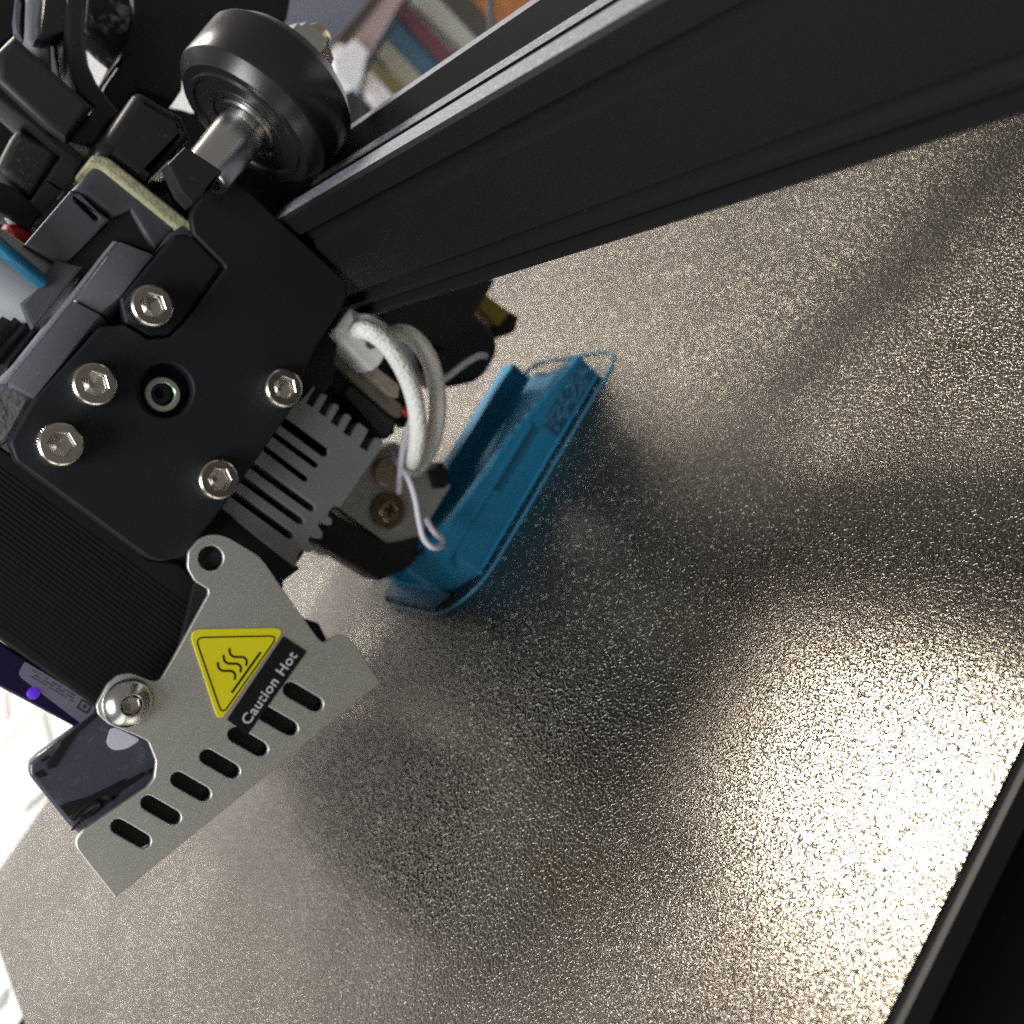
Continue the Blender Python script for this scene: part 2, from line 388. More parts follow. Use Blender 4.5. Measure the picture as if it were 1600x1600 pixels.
# ------------------------------------------------------------------ the print and its skirt
def print_part():
    t = thing('printed_bracket', 'blue half-printed plastic bracket with a channel, standing on the metal sheet', 'printed part', (-11, 30, 0))
    # channel section (x, z) at the two ends, lofted along y; the near wall is taller at the front
    def sec(h): return [(.8, 0), (.8, h), (-1.6, h + .05), (-9.6, 2.6), (-20, 2.5), (-20, 6.4), (-23.6, 6.4), (-24, 0)]
    ys = [(4.0, 10.2), (9.5, 10.2), (20, 9.4), (32, 8.6), (44, 6.9), (54, 5.5)]
    v = []; f = []
    for k, (y, h) in enumerate(ys):
        for x, z in sec(h):
            # the front corner of the near wall is cut off slantwise
            yy = y; xx = x
            if k == 0 and x > -5: xx = x - 6.4
            v.append((xx, yy, z))
    n = 8
    f.append(list(range(n))[::-1]); f.append([(len(ys) - 1) * n + i for i in range(n)])
    for k in range(len(ys) - 1):
        for i in range(n):
            j = (i + 1) % n; f.append([k * n + i, k * n + j, (k + 1) * n + j, (k + 1) * n + i])
    solid('body', v, f, BLUE, t, bevel=.12, smooth=25)
    # low front lip of the first layers
    v = [(-24, 1.0, 0), (-7, 1.0, 0), (-4, 4.2, 0), (-24, 4.2, 0)]
    v += [(x, y + (.3 if y < 2 else 0), 1.4) for x, y, z in v]
    solid('front_lip', v, [(0, 3, 2, 1), (4, 5, 6, 7), (0, 1, 5, 4), (1, 2, 6, 5), (2, 3, 7, 6), (3, 0, 4, 7)], BLUEL, t, bevel=.1)
    # long strip on the near wall, recess shade put into a darker blue
    for (ya, yb, za, zb) in ((23, 37, 5.3, 6.3),):
        box('slot_rim', (.7, ya - .3, za - .2), (1.02, yb + .3, za), BLUE, t)
        box('slot_rim', (.7, ya - .3, zb), (1.02, yb + .3, zb + .2), BLUE, t)
        box('slot_recess', (.75, ya, za), (.86, yb, zb), BLUED, t)
    # ledges running along the near wall
    v = [(.7, 5.5, 6.6), (.7, 37, 6.6), (.7, 37, 7.2), (.7, 5.5, 7.2)]
    solid('ledge', v + [(x + .35, y, z) for x, y, z in v], [(0, 3, 2, 1), (4, 5, 6, 7), (0, 1, 5, 4), (1, 2, 6, 5), (2, 3, 7, 6), (3, 0, 4, 7)], BLUE, t)
    box('foot_bead', (.7, 9, .05), (1.15, 53.8, .45), BLUE, t, bevel=.1)
    box('infill_window', (.72, 38.5, .7), (.84, 53.4, 5.0), BLUED, t)  # flat panel, shade inside the open infill put into its colour
    # open infill showing at the far end of the near wall
    bm = bmesh.new(); rnd = random.Random(3)
    o = base(t)
    for k in range(95):
        y = rnd.uniform(38.8, 52.6); z = rnd.uniform(.9, 4.7)
        l = rnd.uniform(.35, 1.0); h = rnd.uniform(.09, .16); s = .28 * l
        c = [(.70, y, z), (.70, y + l, z + s), (.70, y + l, z + s + h), (.70, y, z + h)]
        c += [(x + .34, y_, z_) for x, y_, z_ in c]
        vs = [bm.verts.new((Vector(q) - o) * MM) for q in c]
        for q in ((0, 3, 2, 1), (4, 5, 6, 7), (0, 1, 5, 4), (1, 2, 6, 5), (2, 3, 7, 6), (3, 0, 4, 7)): bm.faces.new([vs[i] for i in q])
    i_ = from_bm('infill', bm, BLUEI, t, 20); i_['kind'] = 'stuff'
    for k, c in enumerate((((1.0, 51, 3.8), (1.9, 53, 2.6), (2.2, 54.6, 1.0), (3.6, 55.4, .3)), ((1.0, 47, 4.9), (1.7, 48.5, 4.0), (1.2, 50.5, 2.8)), ((-8, 53.9, 2.4), (-9, 56, 1.6), (-12, 58, .5)))):
        tube('loose_string', c, .07, SKIRT_M, t, n=6)
    # blob where the wall meets the sheet
    lathe('seam_blob', [(0, 0), (0, .7), (.5, .6), (.8, .3), (.9, 0)], (0, 0, 1), (.9, 9.6, 0), BLUE, t, 12)
    return t
SKIRT_M = mat('fine_blue_string', (.10, .36, .52), .35)
BLUEL = layered('pale_blue_first_layers', (.10, .22, .34))
BLUED = mat('shaded_blue', (.008, .085, .15), .5)  # same print blue, with the shade of recesses put into the colour
BLUEI = mat('grey_blue_infill', (.07, .24, .38), .5)
print_part()
sk = rounded([(3.9, 7.5), (3.9, 59.8), (-26.5, 59.8), (-26.5, 0), (-2.5, 0)], [5, 6, 5, 4, 6], 6)
SKIRT = mat('blue_thread', (.05, .26, .42), .3, sub=.2)
s_ = tube('skirt_loop', [(x, y, .2) for x, y in sk], .25, SKIRT, None, n=8, k=1, flat=.2, closed=True)
tag(s_, 'thin blue thread printed as a loop around the bracket', 'skirt line')

# ------------------------------------------------------------------ print head
HEAD = thing('print_head', 'black print head with steel heat shield, screws and white wires, riding on the beam', 'print head', (0, 10, 8))
XP = 14.0                                            # front face of the side plate
plate_px = [(28, 668), (55, 621), (125, 545), (155, 510), (195, 507), (232, 530), (267, 526), (290, 503), (353, 418), (348, 411), (303, 366),
            (297, 336), (324, 292), (350, 268), (395, 302), (420, 328), (545, 442), (542, 470), (494, 541), (478, 575), (453, 645), (346, 797), (303, 852), (289, 870), (250, 878), (232, 872), (25, 720), (15, 690)]
side_plate = prism('side_plate', plate_px, XP, 3.2, PLATE, HEAD, holes=[circ(259, 610, 43)], bevel=.35, res=2,
                   rnd=[10, 4, 4, 8, 3, 3, 3, 3, 5, 5, 3, 12, 12, 10, 4, 4, 10, 8, 8, 6, 3, 3, 8, 8, 8, 6, 5, 8])
tab = prism('plate_tab', [(187, 465), (271, 367), (302, 368), (350, 417), (289, 500), (266, 523), (232, 527), (196, 504)], XP - .5, 3.0, PLATE, HEAD, bevel=.5, rnd=3, res=2)

prism('rear_body', [(60, 660), (150, 540), (200, 520), (300, 430), (320, 320), (400, 330), (525, 450), (530, 520), (520, 600), (480, 640), (440, 660), (340, 780), (330, 850), (312, 905), (270, 890), (235, 840)], XP - 4.5, 50, PLASD, HEAD, bevel=.3)
# bore with the bushing and the shaft end
bq = P(256, 613, X=XP - 3)
lathe('bore_cup', [(-.2, 0), (-.2, 4.2), (2.6, 4.2), (2.6, 3.75), (0, 3.6), (0, 0)], (1, 0, 0), bq, PLASD, HEAD, 36)
bush = lathe('bushing', [(0, 1.5), (1.1, 1.5), (1.25, 1.65), (1.25, 2.15), (1.05, 2.3), (0, 2.3)], (1, 0, 0), P(251, 617, X=XP - 2), mat('pale_green_steel', (.45, .52, .42), .3, .6), HEAD, 36)
lathe('shaft_end', [(0, 1.52), (.9, 1.52), (1.05, 1.35), (1.05, .75), (.1, .6), (.1, 0)], (1, 0, 0), P(246, 615, X=XP - 2), PLASD, HEAD, 6 * 6)

# socket cap screws -------------------------------------------------
def cap_screw_mesh():
    n = 96; bm = bmesh.new()
    def ring(x, rf): return [bm.verts.new((x * MM, rf(i) * math.cos(2 * math.pi * i / n) * MM, rf(i) * math.sin(2 * math.pi * i / n) * MM)) for i in range(n)]
    kn = lambda i: 2.78 if i % 2 else 2.66
    def hexr(r):                                       # radius of a hexagon at angle i
        return lambda i: r / math.cos(((2 * math.pi * i / n + 1e-6) % (math.pi / 3)) - math.pi / 6)
    rs = [ring(-3, kn), ring(-.55, kn), ring(-.18, lambda i: 2.6), ring(0, lambda i: 2.38), ring(0, hexr(1.47)), ring(-.1, hexr(1.38)), ring(-1.5, hexr(1.34)), ring(-1.9, lambda i: .35)]
    for a, b in zip(rs, rs[1:]):
        for i in range(n): bm.faces.new((a[i], a[(i + 1) % n], b[(i + 1) % n], b[i]))
    bm.faces.new(rs[-1]); bm.faces.new(rs[0][::-1])
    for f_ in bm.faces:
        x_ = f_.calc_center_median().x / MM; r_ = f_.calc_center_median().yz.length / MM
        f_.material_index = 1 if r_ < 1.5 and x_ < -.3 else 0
    bmesh.ops.recalc_face_normals(bm, faces=bm.faces[:])
    me = bpy.data.meshes.new('screw'); bm.to_mesh(me); bm.free(); return me
scm = cap_screw_mesh()
SOCK = mat('shaded_socket_steel', (.22, .20, .18), .42, .9)  # same steel as the head, recess shade put into a darker colour
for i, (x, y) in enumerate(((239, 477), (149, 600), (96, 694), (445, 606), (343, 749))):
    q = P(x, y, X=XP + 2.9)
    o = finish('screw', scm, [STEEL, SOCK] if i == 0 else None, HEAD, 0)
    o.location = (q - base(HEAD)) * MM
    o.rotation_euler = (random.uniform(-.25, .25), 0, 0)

# housing behind the plate, seen above its upper left edge ----------
loft('housing_flank', [(55, 621), (157, 492), (115, 470), (12, 597)], XP - .2, [(50, 640), (190, 520), (150, 490), (10, 640)], XP - 12, MGREY, HEAD, bevel=.15)
loft('housing_flank', [(157, 490), (187, 464), (240, 398), (186, 377), (116, 469)], XP - .6, [(200, 520), (235, 490), (250, 440), (200, 400), (130, 490)], XP - 12, MGREY, HEAD, bevel=.15)
loft('housing_shelf', [(240, 398), (271, 367), (302, 367), (285, 352), (262, 366)], XP - 1.0, [(230, 420), (262, 392), (292, 392), (276, 378), (252, 390)], XP - 8, DGREY, HEAD, bevel=.1)
prism('ledge', [(-6, 600), (48, 535), (178, 376), (186, 377), (116, 470), (12, 598)], XP - 1.6, 6, LGREY, HEAD, bevel=.3)
prism('inner_frame', [(100, 412), (172, 343), (205, 328), (262, 300), (300, 372), (262, 388), (240, 397), (186, 377), (135, 440)], XP - 3, 10, PLAS, HEAD, bevel=.3)
prism('bracket_block', [(112, 296), (149, 258), (170, 262), (284, 356), (270, 368), (242, 396), (205, 330), (178, 340)], XP - 2.2, 10, DGREY, HEAD, bevel=1.1, res=4)
DGREYB = mat('scuffed_grey_plastic', (.085, .088, .10), .55, 0, .4, bump=(3500, .012), speck=(2500, .62, (.2, .2, .22)))
prism('strut', [(38, 382), (110, 298), (172, 343), (102, 414)], XP - 1.8, 9, DGREYB, HEAD, bevel=.3, holes=[slot_px((121, 311), (150, 340), 4.5)])
prism('gasket', [(139, 253), (143, 243), (152, 240), (172, 247), (310, 356), (302, 374), (284, 363), (160, 262)], XP - 1.2, 12, BEIGE, HEAD, bevel=.35, rnd=4)
prism('sensor_cover', [(146, 241), (211, 144), (222, 141), (286, 180), (300, 214), (228, 288), (172, 246)], XP - 2.0, 14, PLAS, HEAD, bevel=1.5, res=4, rnd=4)
prism('latch', [(32, 475), (88, 407), (131, 416), (52, 513)], XP - 1, 6, DGREYB, HEAD, bevel=.4)
prism('throat', [(-10, 590), (60, 510), (135, 416), (180, 345), (70, 360), (-10, 470)], XP - 9, 6, PLASD, HEAD, bevel=.2)
# feed gear
g_ = bmesh.new(); n = 26; a_ = []
for i in range(n * 2):
    r = 5.2 if i % 2 else 4.5; t_ = math.pi * (i + .5 * (i % 2)) / n; a_.append((r * math.cos(t_), r * math.sin(t_)))
for X_ in (-3, 3):
    a_v = [g_.verts.new((r_[0] * MM, X_ * MM, r_[1] * MM)) for r_ in a_]
    g_.faces.new(a_v)
g_.verts.ensure_lookup_table()
for i in range(n * 2):
    j = (i + 1) % (n * 2); g_.faces.new((g_.verts[i], g_.verts[j], g_.verts[n * 2 + j], g_.verts[n * 2 + i]))
o = from_bm('feed_gear', g_, mat('dark_steel', (.10, .10, .10), .3, .9), HEAD, 20); o.location = (P(8, 556, X=XP - 7) - base(HEAD)) * MM; o.rotation_euler = (0, 0, .2)
prism('motor_cap', [(-40, 640), (0, 600), (12, 597), (52, 622), (28, 667), (14, 690), (-40, 720)], XP - 2.4, 8, mat('cast_metal', (.42, .42, .43), .35, .9, bump=(900, .25)), HEAD, bevel=.6)

# motor and its ribbed cover ------------------------------------------------
XM = XP - 3.6
motor = prism('motor', [(-80, 640), (22, 712), (232, 872), (280, 880), (335, 935), (290, 1000), (248, 1064), (200, 1120), (160, 1112), (-80, 945)], XM, 62, PLASD, HEAD, bevel=.4)
bm = bmesh.new(); org = base(HEAD)
dz = Vector((.806, .592)); dw = Vector((-.592, .806)); A0 = Vector((26, 722))
for k in range(3, 30):
    c0 = A0 + dw * (k * 7.6)
    a = c0 - dz * 90
    # right end limited by the edge (335,935)-(248,1062)
    e0, e1 = Vector((332, 936)), Vector((246, 1060)); ed = e1 - e0
    den = dz.x * ed.y - dz.y * ed.x
    tt = ((e0 - c0).x * ed.y - (e0 - c0).y * ed.x) / den
    b = c0 + dz * (tt - 4)
    h = .05 if k < 14 else max(.012, .05 - .004 * (k - 14))
    p = [P(*(a - dw * 2.4), X=XM), P(*(b - dw * 2.4), X=XM), P(*(b + dw * 2.4), X=XM), P(*(a + dw * 2.4), X=XM)]
    q = [P(*(a - dw * 1.2), X=XM) + Vector((h, 0, 0)), P(*(b - dw * 1.2), X=XM) + Vector((h, 0, 0)), P(*(b + dw * 1.2), X=XM) + Vector((h, 0, 0)), P(*(a + dw * 1.2), X=XM) + Vector((h, 0, 0))]
    vs = [bm.verts.new((w - org) * MM) for w in p + q]
    for f in ((4, 5, 6, 7), (0, 1, 5, 4), (1, 2, 6, 5), (2, 3, 7, 6), (3, 0, 4, 7)): bm.faces.new([vs[i] for i in f])
rb = from_bm('cover_ribs', bm, mat('rib_black', (.005, .005, .005), .75, 0, .2), motor, 15); rb['kind'] = 'stuff'

# heat sink -----------------------------------------------------------
XH = XP - 3.6
def c4(x, y): return (200 + x * .28125, 450 + y * .28125)
hs = [(440, 640), (478, 572), c4(1008, 560), c4(1035, 545)]
# comb along the upper edge: tooth / gap
teeth = [((1042, 560), (1010, 640)), ((1108, 600), (1065, 695)), ((1170, 655), (1135, 750)), ((1238, 712), (1200, 805)), ((1330, 775), (1295, 880))]
gapw = [(1052, 568), (1090, 585)], [(1118, 610), (1158, 640)], [(1182, 665), (1218, 700)], [(1250, 720), (1290, 750)], [(1372, 815), (1402, 845)]
hs = [c4(880, 690), c4(985, 600), c4(1030, 543), c4(1040, 552), c4(990, 640), c4(1028, 662), c4(1075, 585), c4(1110, 598),
      c4(1060, 690), c4(1098, 716), c4(1150, 640), c4(1176, 660), c4(1128, 745), c4(1168, 772), c4(1218, 698), c4(1244, 718),
      c4(1196, 802), c4(1236, 826), c4(1290, 752), c4(1338, 790), c4(1290, 882), c4(1330, 908), c4(1388, 832), c4(1420, 850),
      c4(1400, 905), c4(1180, 1218), c4(1150, 1208), c4(1120, 1240), c4(1112, 1262), c4(1138, 1290), c4(1130, 1318), c4(1098, 1312), c4(1068, 1292), c4(1058, 1318), c4(1084, 1362), c4(1074, 1394), c4(1040, 1388),
      c4(1016, 1376), c4(1004, 1400), c4(1028, 1446), c4(1018, 1470), c4(990, 1468), c4(962, 1452), c4(940, 1500), c4(936, 1552), c4(520, 1220), c4(480, 1190), c4(640, 1020)]
sl = []
for a, b in (((850, 735), (1092, 915)), ((790, 800), (1040, 985)), ((735, 875), (982, 1062)), ((690, 985), (1020, 1222)), ((625, 1055), (958, 1294)), ((570, 1135), (902, 1376))):
    sl.append(slot_px(c4(*a), c4(*b), 6.0, 4))
heat_sink = prism('heat_sink', hs, XH, 7, ALU, HEAD, holes=sl, bevel=.14)
prism('sink_core', [(440, 650), (500, 610), (585, 680), (515, 788), (480, 850), (462, 870), (350, 790)], XH - 7.2, 7, PLASD, HEAD, bevel=.2)
prism('duct', [(300, 830), (345, 795), (470, 888), (444, 908), (440, 945), (400, 940), (330, 900)], XH - 1, 12, PLASD, HEAD, bevel=.3)
prism('duct', [(455, 950), (476, 966), (499, 974), (514, 1004), (492, 1010), (440, 990)], XH - 2, 5, PLASD, HEAD, bevel=.3)

# hot end -----------------------------------------------------------------
XB = -1.0
hb = prism('heater_block', [(523, 789), (560, 742), (590, 704), (618, 690), (690, 742), (705, 760), (680, 800), (656, 842), (606, 850)], XB, 16, BLOCK, HEAD, bevel=.25)
lathe('thermistor', [(-2, 2.5), (1.0, 2.5), (1.3, 2.2), (1.4, 0)], (1, 0, 0), P(602, 737, X=XB), COPPER, hb, 28)
def cross_screw():
    q = P(610, 798, X=XB + 1.4)
    lathe('washer', [(-1.2, 3.0), (-.6, 3.0), (-.5, 2.9), (-.5, 1.6)], (1, 0, 0), q, mat('browned_steel', (.16, .12, .07), .45, .8, bump=(2000, .05)), hb, 28)
    lathe('clamp_screw', [(-1, 1.9), (-.3, 1.9), (-.05, 1.65), (0, 1.25), (-.12, 1.15), (-.12, 0)], (1, 0, 0), q, BRASS, hb, 28)
    bm = bmesh.new()
    for a in (.4, .4 + math.pi / 2):
        u = Vector((0, math.cos(a), math.sin(a))); w = Vector((0, -math.sin(a), math.cos(a)))
        vs = [bm.verts.new((u * sx * 1.0 + w * sy * .26 + Vector((-.1 + .02 * (a > 1), 0, 0))) * MM) for sx, sy in ((-1, -1), (1, -1), (1, 1), (-1, 1))]
        bm.faces.new(vs)
    o = from_bm('cross_recess', bm, PLASD, hb, 0); o.location = (q - base(hb)) * MM
cross_screw()
prism('silicone_sock', [(516, 797), (606, 851), (655, 838), (652, 874), (637, 889), (593, 908), (487, 843)], XB + .6, 6, mat('black_silicone', (.010, .010, .010), .5, 0, .4, speck=(1200, .6, (.03, .027, .024))), HEAD, bevel=.4, rnd=3, res=2)
box('sock_blocker', (-41, 3, 10.6), (-6.5, 14, 19), PLASD, HEAD, bevel=.4)  # unseen block added behind the sock to keep light off the sheet
box('rear_blocker', (-62, -38, 13.5), (-57, 14, 46), PLASD, HEAD, bevel=.5)  # unseen slab added at the rear to cut low light to the sheet
box('sink_blocker', (-36, -9, 27), (-4.5, 15, 51), PLASD, HEAD, bevel=.5)  # unseen block added behind the heat sink to stop light coming through
lathe('nozzle', [(0, .4), (1.6, 2.0), (1.8, 2.6), (6, 2.6)], (0, 0, 1), (-13, 4.6, 8.2), BRASS, HEAD, 6, 10)
prism('cable_clip', [(672, 738), (692, 722), (704, 744), (698, 762), (680, 764)], XB + 1, 5, PLASD, HEAD, bevel=.3)

# boards, connector and wiring --------------------------------------------
def c5(x, y): return (400 + x * .34375, 430 + y * .34375)
XC = 8.0
prism('side_board', [c5(265, 322), c5(300, 300), c5(665, 590), c5(660, 650), c5(625, 640)], XC - 1.5, 2.0, BROWN, HEAD, bevel=.2, rnd=4)
prism('side_board', [c5(315, 285), c5(352, 262), c5(655, 500), c5(650, 560), c5(610, 545)], XC, 1.6, TAN, HEAD, bevel=.2, rnd=4)
prism('fan_frame', [c5(270, 400), c5(330, 385), c5(640, 640), c5(630, 720), c5(590, 745), c5(480, 660), c5(400, 560), c5(290, 470)], XC - 3, 8, PLASD, HEAD, bevel=.3)
prism('fan_frame', [c5(400, 535), c5(430, 500), c5(635, 665), c5(605, 740), c5(560, 720)], XC - 2, 3, PLAS, HEAD, bevel=.3)
conn = prism('connector', [c5(352, 262), c5(408, 180), c5(428, 140), c5(470, 172), c5(515, 172), c5(600, 222), c5(588, 372), c5(560, 412), c5(530, 436)], XC + 3.5, 6, WHITEP, HEAD, bevel=.35, rnd=4)
prism('connector_key', [c5(360, 245), c5(405, 176), c5(432, 150), c5(448, 205), c5(400, 262)], XC + 4.3, 2, WHITEP, conn, bevel=.25)
prism('cable_cover', [c5(540, 390), c5(600, 330), c5(720, 430), c5(740, 640), c5(690, 690), c5(640, 620)], XC - 5, 4, PLASD, HEAD, bevel=.4)
o = P(*c5(520, 312), X=XC + 3.55)
lathe('pin_hole', [(-.3, .85), (.2, .85), (.2, .6), (.05, .5), (.05, 0)], (1, 0, 0), o, BROWN, conn, 8, 20)
wirepx('heater_sleeve', [c5(590, 290) + (XC - 1,), c5(640, 266) + (XC + 1,), c5(700, 275) + (XC + 2,), c5(770, 350) + (XC + 2,), c5(812, 460) + (XC + 1,), c5(826, 600) + (XC + .4,), c5(812, 720) + (XC - 1.5,), c5(770, 825) + (XB + 4,), c5(715, 890) + (XB - 1,)], 1.42, SLEEVE, HEAD, n=16)
wirepx('heater_sleeve', [c5(450, 254) + (XC + 2.6,), c5(505, 252) + (XC + 4.8,), c5(580, 300) + (XC + 5.4,), c5(645, 385) + (XC + 5,), c5(697, 490) + (XC + 4,), c5(728, 600) + (XC + 2.8,), c5(737, 720) + (XC + 1,), c5(718, 825) + (XC - 1,), c5(690, 885) + (XB + 2.5,)], 1.42, SLEEVE, HEAD, n=16)
wirepx('wire', [c5(738, 600) + (XC - .5,), c5(705, 660) + (XC - .5,), c5(672, 760) + (XC,), c5(658, 870) + (XC - 2,), c5(650, 985) + (XC - 6,)], .52, WIRE, HEAD, n=10)
wirepx('wire', [c5(606, 800) + (XB + 2,), c5(640, 850) + (XB + 5,), c5(690, 920) + (XB + 7.5,), c5(722, 1010) + (XB + 8.5,), c5(742, 1120) + (XB + 9,), c5(762, 1195) + (XB + 9.4,), c5(800, 1235) + (XB + 9.6,), c5(840, 1232) + (XB + 9,), c5(845, 1200) + (XB + 8,), c5(805, 1160) + (XB + 6,), c5(775, 1110) + (XB + 4,)], .50, WIRE, HEAD, n=10)
wirepx('wire', [c5(815, 500) + (-2,), c5(880, 455) + (-2,), c5(960, 395) + (-3,), c5(1015, 367) + (-4,), c5(1042, 368) + (-6,)], .58, WIRE, HEAD, n=10)
wirepx('red_wire', [c5(640, 610) + (XC - 3,), c5(680, 622) + (XC - 2,), c5(720, 640) + (XC - 2,)], .75, RED, HEAD, n=10)

# bed probe behind the head ------------------------------------------------
prism('probe_bracket', [(560, 440), (660, 430), (775, 436), (765, 455), (742, 492), (722, 522), (700, 545), (650, 530), (600, 500)], -12, 6, PLAS, HEAD, bevel=.4)
def probe():
    p = prism('probe', [(640, 500), (700, 470), (745, 488), (775, 520), (781, 545), (768, 574), (748, 596), (700, 606), (660, 580)], -16, 9, mat('blue_black_plastic', (.012, .014, .02), .35), HEAD, bevel=1.2, rnd=14, res=3)
    prism('yellow_band', [(746, 478), (760, 460), (798, 488), (779, 510)], -17, 4, YBAND, p, bevel=.3)
    prism('end_cap', [(797, 486), (812, 494), (805, 519), (780, 528), (770, 508)], -17.5, 6, PLASD, p, bevel=.5, rnd=3)
probe()

# roller wheel on the beam ---------------------------------------------------
XW, YW, ZW = 17.0, 38.0, 75.3
wheel = lathe('roller_wheel', [(-5.1, 5.6), (-5.1, 9.6), (-4.95, 9.7), (-3.5, 11.05), (-3.2, 11.2), (3.2, 11.2), (3.5, 11.05), (4.95, 9.7), (5.1, 9.6), (5.1, 5.6)], (0, 1, 0), (XW, YW, ZW), RUBBER, HEAD, 72)
lathe('face_groove', [(-5.12, 7.6), (-5.45, 7.8), (-5.45, 8.3), (-5.12, 8.5)], (0, 1, 0), (XW, YW, ZW), RUBBER, wheel, 64)
lathe('bearing', [(-4.6, 5.7), (-5.25, 5.6), (-5.25, 4.9), (-5.0, 4.7), (-5.0, 4.2), (-5.3, 4.0), (-5.3, 2.4)], (0, 1, 0), (XW, YW, ZW), mat('dark_bearing_steel', (.28, .27, .25), .3, 1.0), wheel, 48)
lathe('spacer', [(-14.5, 2.4), (-14.5, 3.1), (-14.3, 3.3), (-6.0, 3.3), (-5.8, 3.0), (-5.3, 3.0), (-5.3, 2.4)], (0, 1, 0), (XW, YW, ZW), SILV, HEAD, 40)
lathe('axle_bolt', [(3, 1.9), (12.6, 1.9), (13.4, 1.5), (13.6, 0)], (0, 1, 0), (XW, YW, ZW), GOLDN, wheel, 24)
lathe('washer', [(4.8, 2), (4.8, 5.6), (7.0, 5.6), (7.0, 2)], (0, 1, 0), (XW, YW, ZW), SILV, wheel, 32)
lathe('lock_nut', [(7.1, 1.9), (7.1, 3.9), (7.4, 4.5), (9.8, 4.5), (10.4, 3.7), (11.4, 3.4), (11.4, 1.9)], (0, 1, 0), (XW, YW, ZW), SILV, wheel, 6, 10)
prism('carriage_plate', [(228, 262), (250, 225), (330, 275), (420, 300), (470, 330), (430, 335), (350, 300), (300, 350), (240, 300)], XP - 6, 10, PLASD, HEAD, bevel=.3)
prism('carriage_plate', [(335, 262), (372, 215), (470, 180), (548, 205), (553, 255), (432, 326), (400, 310)], XP - 14, 4, PLASD, HEAD, bevel=.3)
prism('spacer_seat', [(262, 256), (290, 228), (348, 267), (332, 298), (302, 320), (284, 302)], 20.8, 3.5, PLAS, HEAD, bevel=.3, rnd=3)
lathe('carriage_screw', [(0, 0), (0, 2.2), (1.6, 2.2), (1.8, 1.9), (1.8, 0)], (1, 0, 0), P(238, 262, X=XP - 5), STEEL, HEAD, 24)

# heat shield -----------------------------------------------------------
XS = XP + 1.0
def c7(x, y): return (80 + x * .375, 820 + y * .375)
sh = [c7(*p) for p in ((700, 42), (745, 58), (860, 128), (892, 162), (952, 250), (1112, 474), (1135, 494), (1185, 464), (1222, 458), (1262, 490), (1371, 660), (1290, 721), (268, 1555), (168, 1428), (108, 1350),
                        (102, 1316), (132, 1276), (402, 1094), (430, 1056), (438, 985), (405, 902), (355, 878), (238, 830), (196, 792), (188, 752), (236, 664), (282, 626), (330, 618), (392, 642), (432, 656), (458, 642), (505, 565), (656, 290), (655, 268), (600, 236), (568, 180), (572, 110), (620, 58), (660, 42))]
slots = []
for cx, cy in ((1050, 718), (945, 818), (820, 905), (703, 997), (582, 1092), (457, 1190), (332, 1288)):
    d = Vector((.86, .50)) * 61
    slots.append(slot_px(c7(cx - d.x, cy - d.y), c7(cx + d.x, cy + d.y), 33 * .375))
shield = prism('heat_shield', sh, XS, .8, SHIELD, HEAD, holes=[circ(*c7(665, 140), 20.0)] + slots, bevel=.12, rnd=[1 if i in (10, 11, 12) else 5 for i in range(len(sh))], res=2)
# turned-in lip along the lower edge
lip = [c7(1370, 660), c7(270, 1553)]
a, b = P(*lip[0], X=XS - .8), P(*lip[1], X=XS - .8)
a2, b2 = P(*c7(1358, 655), X=XS - .8), P(*c7(264, 1540), X=XS - .8)
dx = Vector((-1.6, 0, -.25))
solid('lower_lip', [a, b, b2, a2, a + dx, b + dx, b2 + dx, a2 + dx], [(0, 1, 2, 3), (7, 6, 5, 4), (0, 4, 5, 1), (1, 5, 6, 2), (2, 6, 7, 3), (3, 7, 4, 0)], SHIELD, shield)
# dark body seen through the slots
prism('shroud_body', [c7(1000, 640), c7(1130, 620), c7(1180, 720), c7(420, 1330), c7(260, 1400), c7(190, 1300), c7(700, 880)], XS - 1.6, 7, PLASD, HEAD, bevel=.4)
prism('duct_blocker', [c7(1335, 655), c7(600, 1255), c7(560, 1200), c7(1000, 800), c7(1180, 640)], XS - 2, 70, PLASD, HEAD, bevel=.4)  # deep block added behind the shield to darken the sheet below it
prism('shroud_arm', [c7(600, 240), c7(700, 60), c7(850, 140), c7(900, 300), c7(760, 700), c7(500, 640)], XS - 1.2, 1.0, PLASD, HEAD, bevel=.2)
q = P(*c7(322, 742), X=XS)
prof = [(0, 3.05), (.25, 3.2), (.7, 3.0), (1.25, 2.5), (1.65, 1.9), (1.8, 1.45), (1.75, 1.3), (.7, 1.2), (.5, 0)]
lathe('shield_screw', prof, (1, 0, 0), q, SILV, HEAD, 48, 35)
lathe('screw_socket', [(.9, 1.28), (1.72, 1.28), (1.74, 1.12), (.95, 1.08), (.75, .3), (.7, 0)], (1, 0, 0), q, STEEL, HEAD, 6, 10)

